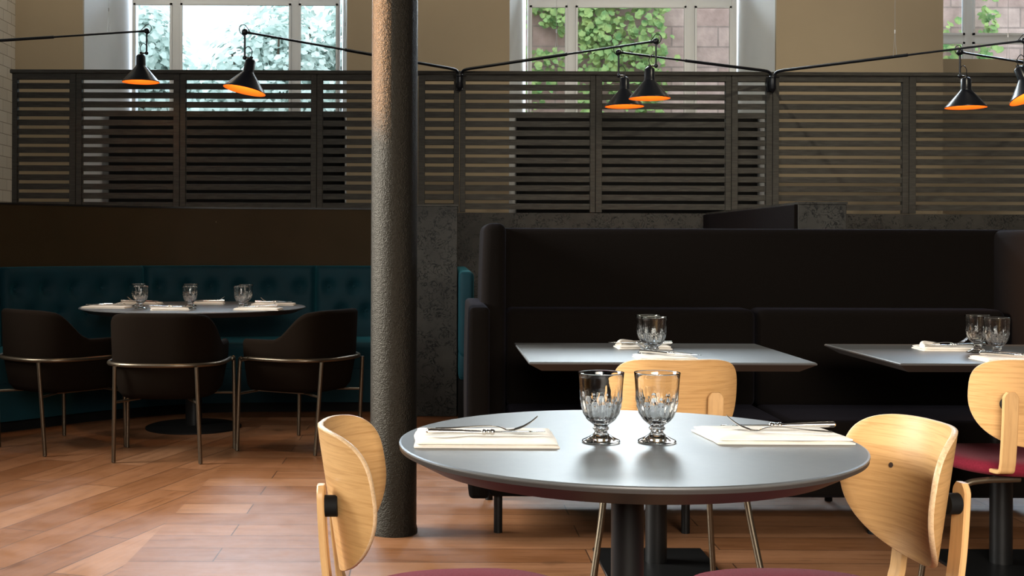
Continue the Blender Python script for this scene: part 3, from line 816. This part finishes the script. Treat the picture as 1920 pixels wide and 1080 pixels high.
def put_goblet(px, Y, label, first=[True]):
    x = X(px, Y)
    if first[0]: g = gob; first[0] = False
    else: g = gob.copy(); C.objects.link(g)
    g.location = (x, Y, TZ + .0003); g.rotation_euler = (0, 0, px * .37)
    tag(g, label, 'glass', 'faceted water goblets')
X_ = lambda px, Y: W(px, 640, Y)[0]
put_goblet(1129, 2.348, 'clear faceted goblet, left of the pair on the foreground table')
put_goblet(1234, 2.348, 'clear faceted goblet, right of the pair on the foreground table')
put_goblet(1217, 4.28, 'clear goblet on the middle square table, the rear left one of the pair')
put_goblet(1228.5, 4.17, 'clear goblet on the middle square table, the front right one of the pair')
put_goblet(1834.5, 4.36, 'clear goblet on the right square table, the left one of the pair')
put_goblet(1870.5, 4.21, 'clear goblet on the right square table, the right one of the pair')
put_goblet(265.5, 7.08, 'small clear goblet, front of the left pair on the large round table')
put_goblet(357.5, 7.08, 'small clear goblet, front of the middle pair on the large round table')
put_goblet(453.5, 7.10, 'small clear goblet, front of the right pair on the large round table')
put_goblet(261.0, 7.42, 'small clear goblet, rear of the left pair on the large round table')
put_goblet(359.0, 7.42, 'small clear goblet, rear of the middle pair on the large round table')
put_goblet(462.0, 7.36, 'small clear goblet, rear of the right pair on the large round table')

# ------------------------------------------------------------------ napkins and cutlery
def napkin(label, cx, cy, rz, lx=.275, ly=.17, h=.013, seed=1, shear=0.0, roll=False):
    t = thing('linen_napkin', label, 'napkin', (cx, cy, TZ + .0004), rz, 'folded cream napkins')
    def layer(z0, z1, ex, ey, sd, par, nm):
        bm = bmesh.new(); nx, ny = 40, 22; top = []; bot = []
        for i in range(nx + 1):
            rt, rb = [], []
            for j in range(ny + 1):
                u, v_ = i / nx * 2 - 1, j / ny * 2 - 1
                wob = noise.noise(Vector((u * 2.2 + sd, v_ * 1.3, sd))) * .004
                x = u * (lx / 2 - ex) + (wob if abs(u) > .97 else 0) + shear * v_ * ly / 2
                y = v_ * (ly / 2 - ey) + noise.noise(Vector((u * 3, sd * 3, 1))) * .003 * (1 if v_ > 0 else .3)
                e = max(abs(u) ** 14, abs(v_) ** 10)
                zz = (z0 + (z1 - z0) * (1 - .55 * e)) + noise.noise(Vector((u * 2.5, v_ * 2.0, sd))) * .0022 * (1 - e)
                rt.append(bm.verts.new((x, y, max(zz, z0 + .0015)))); rb.append(bm.verts.new((x * .995, y * .985, z0)))
            top.append(rt); bot.append(rb)
        for i in range(nx):
            for j in range(ny):
                bm.faces.new((top[i][j], top[i+1][j], top[i+1][j+1], top[i][j+1])); bm.faces.new((bot[i][j], bot[i][j+1], bot[i+1][j+1], bot[i+1][j]))
        for i in range(nx):
            bm.faces.new((top[i][0], bot[i][0], bot[i+1][0], top[i+1][0])); bm.faces.new((top[i][ny], top[i+1][ny], bot[i+1][ny], bot[i][ny]))
        for j in range(ny):
            bm.faces.new((top[0][j], top[0][j+1], bot[0][j+1], bot[0][j])); bm.faces.new((top[nx][j], bot[nx][j], bot[nx][j+1], top[nx][j+1]))
        return obj(nm, bm, M['napkin'], par, ang=60)
    layer(0, h * .5, 0, 0, seed, t, 'lower_fold'); layer(h * .52, h, .004, .003, seed + 5, t, 'upper_fold')
    if roll:
        bm = bmesh.new(); pts = bez([(-lx / 2 + .006, -.03, h + .004), (-lx / 2 + .02, -.005, h + .011), (-lx / 2 + .05, .02, h + .007), (-lx / 2 + .09, .045, h + .001)], 6)
        tube(bm, pts, .0105, 12, flat=.8); obj('rolled_corner', bm, M['napkin'], t)
    return t
def strip(bm, pts, ws, th, mi=0):
    """flat bar through pts lying in xz with widths along y"""
    rows = []
    for i, p in enumerate(pts):
        a = Vector(pts[max(0, i-1)]); b = Vector(pts[min(len(pts)-1, i+1)]); t = (b - a).normalized(); n = Vector((0, 1, 0)).cross(t).normalized()
        p = Vector(p); w_ = ws[i] / 2
        rows.append([bm.verts.new(p + Vector((0, dy, 0)) + n * (sg * th / 2)) for dy, sg in ((-w_ * .8, 1), (w_ * .8, 1), (w_, 0), (w_ * .8, -1), (-w_ * .8, -1), (-w_, 0))])
    for A, B in zip(rows, rows[1:]):
        for k in range(6): bm.faces.new((A[k], A[(k+1) % 6], B[(k+1) % 6], B[k])).material_index = mi
    bm.faces.new(rows[0]); bm.faces.new(rows[-1][::-1])
def knife(label, loc, rz):
    t = thing('table_knife', label, 'knife', loc, rz, 'ornate table knives')
    bm = bmesh.new(); pts = [(-.115, 0, .008), (-.112, 0, .008), (-.09, 0, .0078), (-.05, 0, .007), (-.02, 0, .006), (-.004, 0, .0055)]
    tube(bm, pts, [.005, .0085, .0078, .0062, .005, .0046], 14, flat=.75); obj('handle', bm, M['silver'], t)
    bm = bmesh.new()
    for x, r in ((-.002, .006), (.006, .0052), (.014, .0062)):
        q = bmesh.ops.create_uvsphere(bm, u_segments=12, v_segments=8, radius=r); bmesh.ops.translate(bm, vec=(x, 0, .006), verts=q['verts'])
    obj('bolster', bm, M['silver'], t)
    bm = bmesh.new(); xs = frange(.012, .118, 12); strip(bm, [(x, .002 * math.sin((x - .012) * 20), .006) for x in xs], [.013, .014, .015, .016, .0165, .017, .0172, .017, .016, .0135, .009, .002], .0016); obj('blade', bm, M['silver'], t)
    return t
def fork(label, loc, rz):
    t = thing('table_fork', label, 'fork', loc, rz, 'ornate table forks')
    bm = bmesh.new(); strip(bm, bez([(-.105, 0, .0035), (-.06, 0, .006), (-.01, 0, .010), (.02, 0, .009), (.036, 0, .0035)], 6), [.012 - .0065 * min(1, i / 8) if i < 18 else .0055 + .001 * (i - 17) for i in range(25)], .0026); obj('handle', bm, M['silver'], t)
    bm = bmesh.new(); strip(bm, bez([(.034, 0, .0036), (.044, 0, .0030), (.054, 0, .0044)], 5), frange(.012, .0225, 11), .0018)
    for k in range(4):
        y = (k - 1.5) * .0058; tube(bm, bez([(.052, y, .0042), (.070, y, .011), (.086, y, .021), (.098, y * .95, .031)], 4), .0014, 6, r2=.0007)
    obj('tines', bm, M['silver'], t)
    return t
NZ = TZ + .0150
napkin('cream napkin at the left of the foreground round table', .093, 2.362, 0, .277, .188, .013, 1, .0)
kA = knife('table knife lying along the left foreground napkin, handle to the left', (.092, 2.335, NZ), math.radians(3))
fA = fork('table fork on the left foreground napkin, tines pointing up right', (.100, 2.385, NZ), math.radians(-6))
napkin('cream napkin at the right of the foreground round table', .668, 2.405, 0, .265, .165, .014, 9, -.10)
dup(kA, (.690, 2.43, NZ + .001), math.radians(181), 'table knife lying along the right foreground napkin, handle to the right')
dup(fA, (.672, 2.375, NZ + .001), math.radians(172), 'table fork on the right foreground napkin, tines up to the left')
# middle square table
napkin('cream napkin on the middle square table, behind the goblets', X_(1205, 4.5), 4.50, .0, .20, .13, .014, 3, 0, True)
napkin('cream napkin on the middle square table, in front of the goblets', X_(1247, 4.08), 4.08, .0, .20, .15, .012, 4)
# right square table
napkin('cream napkin with rolled corner on the right square table, left of the goblets', X_(1777, 4.47), 4.47, -.05, .22, .14, .014, 6, 0, True)
napkin('cream napkin on the right square table, at the picture edge', X_(1895, 4.06), 4.06, 0, .22, .15, .012, 7)
for (px, y, a1, a2, l) in ((1200, 4.50, -4, 5, 'napkin behind the goblets on the middle table'), (1252, 4.08, 140, 146, 'napkin in front of the goblets on the middle table'),
                         (1784, 4.47, 2, 10, 'rolled napkin on the right square table'), (1898, 4.06, 150, 158, 'edge napkin on the right square table')):
    dup(kA, (X_(px, y), y - .032, TZ + .0162), math.radians(a1 + 180 if a1 < 100 else a1 + 180), 'table knife lying on the ' + l)
    dup(fA, (X_(px, y) - .01, y + .03, TZ + .0162), math.radians(a2), 'table fork lying on the ' + l)
# large round table
for i, (px, y, rz, lab) in enumerate(((200, 7.17, -.08, 'front left, beside the left goblets'), (318, 6.98, .25, 'front middle, left of the middle goblets'), (484, 7.02, -.10, 'front right, below the right goblets'),
                                      (262, 7.62, .0, 'rear left, behind the left goblets'), (388, 7.70, .1, 'rear middle, behind the middle goblets'), (513, 7.58, -.02, 'rear right, beyond the right goblets'))):
    x = X_(px, y)
    napkin('cream napkin on the large round table, ' + lab, x, y, rz, .27 if i != 1 and i != 4 else .22, .14, .014, 20 + i)
    dup(kA, (x, y - .02, TZ + .0162), rz + .1 + (0 if i % 2 else PI), 'table knife on the large round table napkin, ' + lab)
    dup(fA, (x + .01, y + .02, TZ + .0162), rz - .1 + (PI if i % 2 else 0), 'table fork on the large round table napkin, ' + lab)

# ------------------------------------------------------------------ swing arm lamps
def lamp(label, mount, joint, tilt, side, bracket=True, wires=(), nod=0):
    """mount, joint: 3d points; arm between them; shade hangs under joint"""
    J = Vector(joint); Mo = Vector(mount)
    t = thing('swing_arm_lamp', label, 'lamp', J, 0, 'black swing arm lamps above the screen')
    A = Mo - J
    bm = bmesh.new(); d = A.normalized()
    drop = .035 if bracket else 0
    pts = [Vector((0, 0, 0)) + d * .04, A * .45]
    tube(bm, pts, .0075, 10)
    p2 = [A * .45 - d * .06, A - d * .10] + ([A - d * .03 + Vector((0, 0, -.006)), A + Vector((0, 0, -.035)), A + Vector((0, 0, -.09))] if bracket else [A])
    tube(bm, [Vector(p2[0])] + bez(p2[1:], 5), .0115, 10)
    obj('arm', bm, M['lamp_black'], t)
    bm = bmesh.new()
    q = bmesh.ops.create_uvsphere(bm, u_segments=16, v_segments=10, radius=.021)
    tube(bm, [d * .012, d * .055], .012, 10, r2=.008)
    hx = .0
    rod_end = Vector((-side * .0, 0, -.165))
    tube(bm, [Vector((0, 0, -.012)), rod_end], .0065, 10)
    q = bmesh.ops.create_uvsphere(bm, u_segments=12, v_segments=8, radius=.014); bmesh.ops.translate(bm, vec=rod_end, verts=q['verts'])
    obj('hinge_rod', bm, M['lamp_black'], t)
    # shade group hangs beside the rod
    sc = rod_end + Vector((side * .042, 0, -.005))
    R = Matrix.Translation(sc) @ Matrix.Rotation(math.radians(nod), 4, 'X') @ Matrix.Rotation(tilt, 4, 'Y')
    def xf(bm_): bmesh.ops.transform(bm_, matrix=R, verts=bm_.verts)
    bm = bmesh.new(); prof = [(0, .012), (.010, .012), (.010, 0), (.022, -.006), (.034, -.018), (.035, -.085), (.038, -.094), (.135, -.205), (.1375, -.209), (.1375, -.213)]
    lathe(bm, prof, 48)
    lathe(bm, [(.1375, -.213), (.1335, -.211), (.036, -.098), (.030, -.088), (0, -.088)], 48, mi=1)
    bmesh.ops.remove_doubles(bm, verts=bm.verts, dist=1e-6); xf(bm)
    sh = obj('lamp_shade', bm, [M['lamp_black'], M['lamp_copper']], t, ang=50)
    bm = bmesh.new(); lathe(bm, [(0, -.100), (.008, -.102), (.014, -.125), (.020, -.150), (.016, -.168), (0, -.175)], 16); xf(bm); obj('bulb', bm, M['bulb'], sh)
    bm = bmesh.new(); tube(bm, [rod_end, sc + Vector((0, 0, .004))], .006, 8)
    obj('hinge_knuckle', bm, M['bronze'], t)
    bm = bmesh.new(); top = sc + Vector((0, 0, .01)); s = side
    tube(bm, bez([top, top + Vector((s * .004, 0, .04)), top + Vector((-s * .02, 0, .068)), top + Vector((-s * .045, 0, .04)), rod_end + Vector((s * .006, 0, .03))], 6), .0028, 6)
    obj('cable', bm, M['lamp_black'], t); bm = bmesh.new()
    tube(bm, bez([Vector((0, 0, -.03)), Vector((-s * .03, 0, .0)), Vector((-s * .032, 0, .035)), Vector((0, 0, .045)), d * .05], 6), .0028, 6)
    obj('cable', bm, M['lamp_black'], t)
    for (k, hgt) in wires:
        p = A * k; bm = bmesh.new()
        tube(bm, [p + Vector((0, 0, .17)), Vector((p.x, p.y, ZC - J.z))], .0014, 5)
        tube(bm, [p + Vector((-.012, 0, 0)), p + Vector((0, 0, .17))], .0012, 5); tube(bm, [p + Vector((.012, 0, 0)), p + Vector((0, 0, .17))], .0012, 5)
        tube(bm, [p + Vector((0, 0, .165)), p + Vector((0, 0, .19))], .005, 8)
        obj('suspension_wire', bm, M['wire'], t)
    # its light
    ld = bpy.data.lights.new('bulb_light', 'POINT'); ld.energy = 2.4; ld.color = (1, .58, .26); ld.shadow_soft_size = .02
    lo = bpy.data.objects.new('bulb_light', ld); C.objects.link(lo); lo.parent = t
    lo.location = R @ Vector((0, 0, -.19))
    return t
def P3(px, py, Y):
    x, z = W(px, py, Y); return Vector((x, Y, z))
YB = YS - .10
B1 = P3(862, 131, YB); B2 = P3(1449, 134, YB); B3 = P3(2040, 136, YB)
def bracket(B, label):
    t = thing('lamp_bracket', label, 'bracket', B)
    bm = bmesh.new(); lathe(bm, [(0, -.172), (.006, -.165), (.022, -.142), (.026, -.135), (.026, -.055), (.030, -.05), (.030, -.04), (.020, -.032), (0, -.03)], 20); obj('socket', bm, M['lamp_black'], t)
    bm = bmesh.new()
    box(bm, -.03, .03, .07, .082, -.15, -.03, .004, 1); 
    for z in (-.06, -.13): tube(bm, [(0, .0, z), (0, .08, z)], .010, 8)
    for s in (-1, 1): tube(bm, [(s * .02, 0, -.045), (s * .052, 0, -.047)], .005, 8)
    obj('mounting_plate', bm, M['lamp_black'], t)
bracket(B1, 'black double lamp bracket on the screen just right of the iron column')
bracket(B2, 'black double lamp bracket on the screen right of the overlapping lamps')
bracket(B3, 'black lamp bracket on the screen beyond the right edge')
lamp('small black lamp with long arm entering from the left edge', Vector((XL, 8.95, P3(0, 72, 8.92).z - .05)), P3(275, 58, 8.95), math.radians(0), -1, False, wires=((.17, .2),))
lamp('tilted black lamp left of the iron column, orange inside showing', B1 + Vector((-.012, 0, 0)), P3(459, 60, 7.69), math.radians(11), 1, nod=-5, wires=((.42, .2),))
lamp('black lamp in front of another one, hanging from the arm of the column-side bracket', B1 + Vector((.012, 0, 0)), P3(1230, 77, 7.98), math.radians(0), -1, wires=((.47, .2),))
lamp('black lamp partly hidden behind another one, arm reaching from the right bracket', B2 + Vector((-.012, 0, 0)), P3(1160, 98, 8.45), math.radians(0), 1)
lamp('black lamp near the right edge with its arm coming from the right', B3 + Vector((-.012, 0, 0)), P3(1800, 98, 8.3), math.radians(0), 1, wires=((.35, .2),))
lamp('black lamp cut by the right edge, its long arm rising from the right bracket', B2 + Vector((.012, 0, 0)), P3(1921, 76, 7.75), math.radians(-16), -1, nod=-17, wires=((.47, .2),))
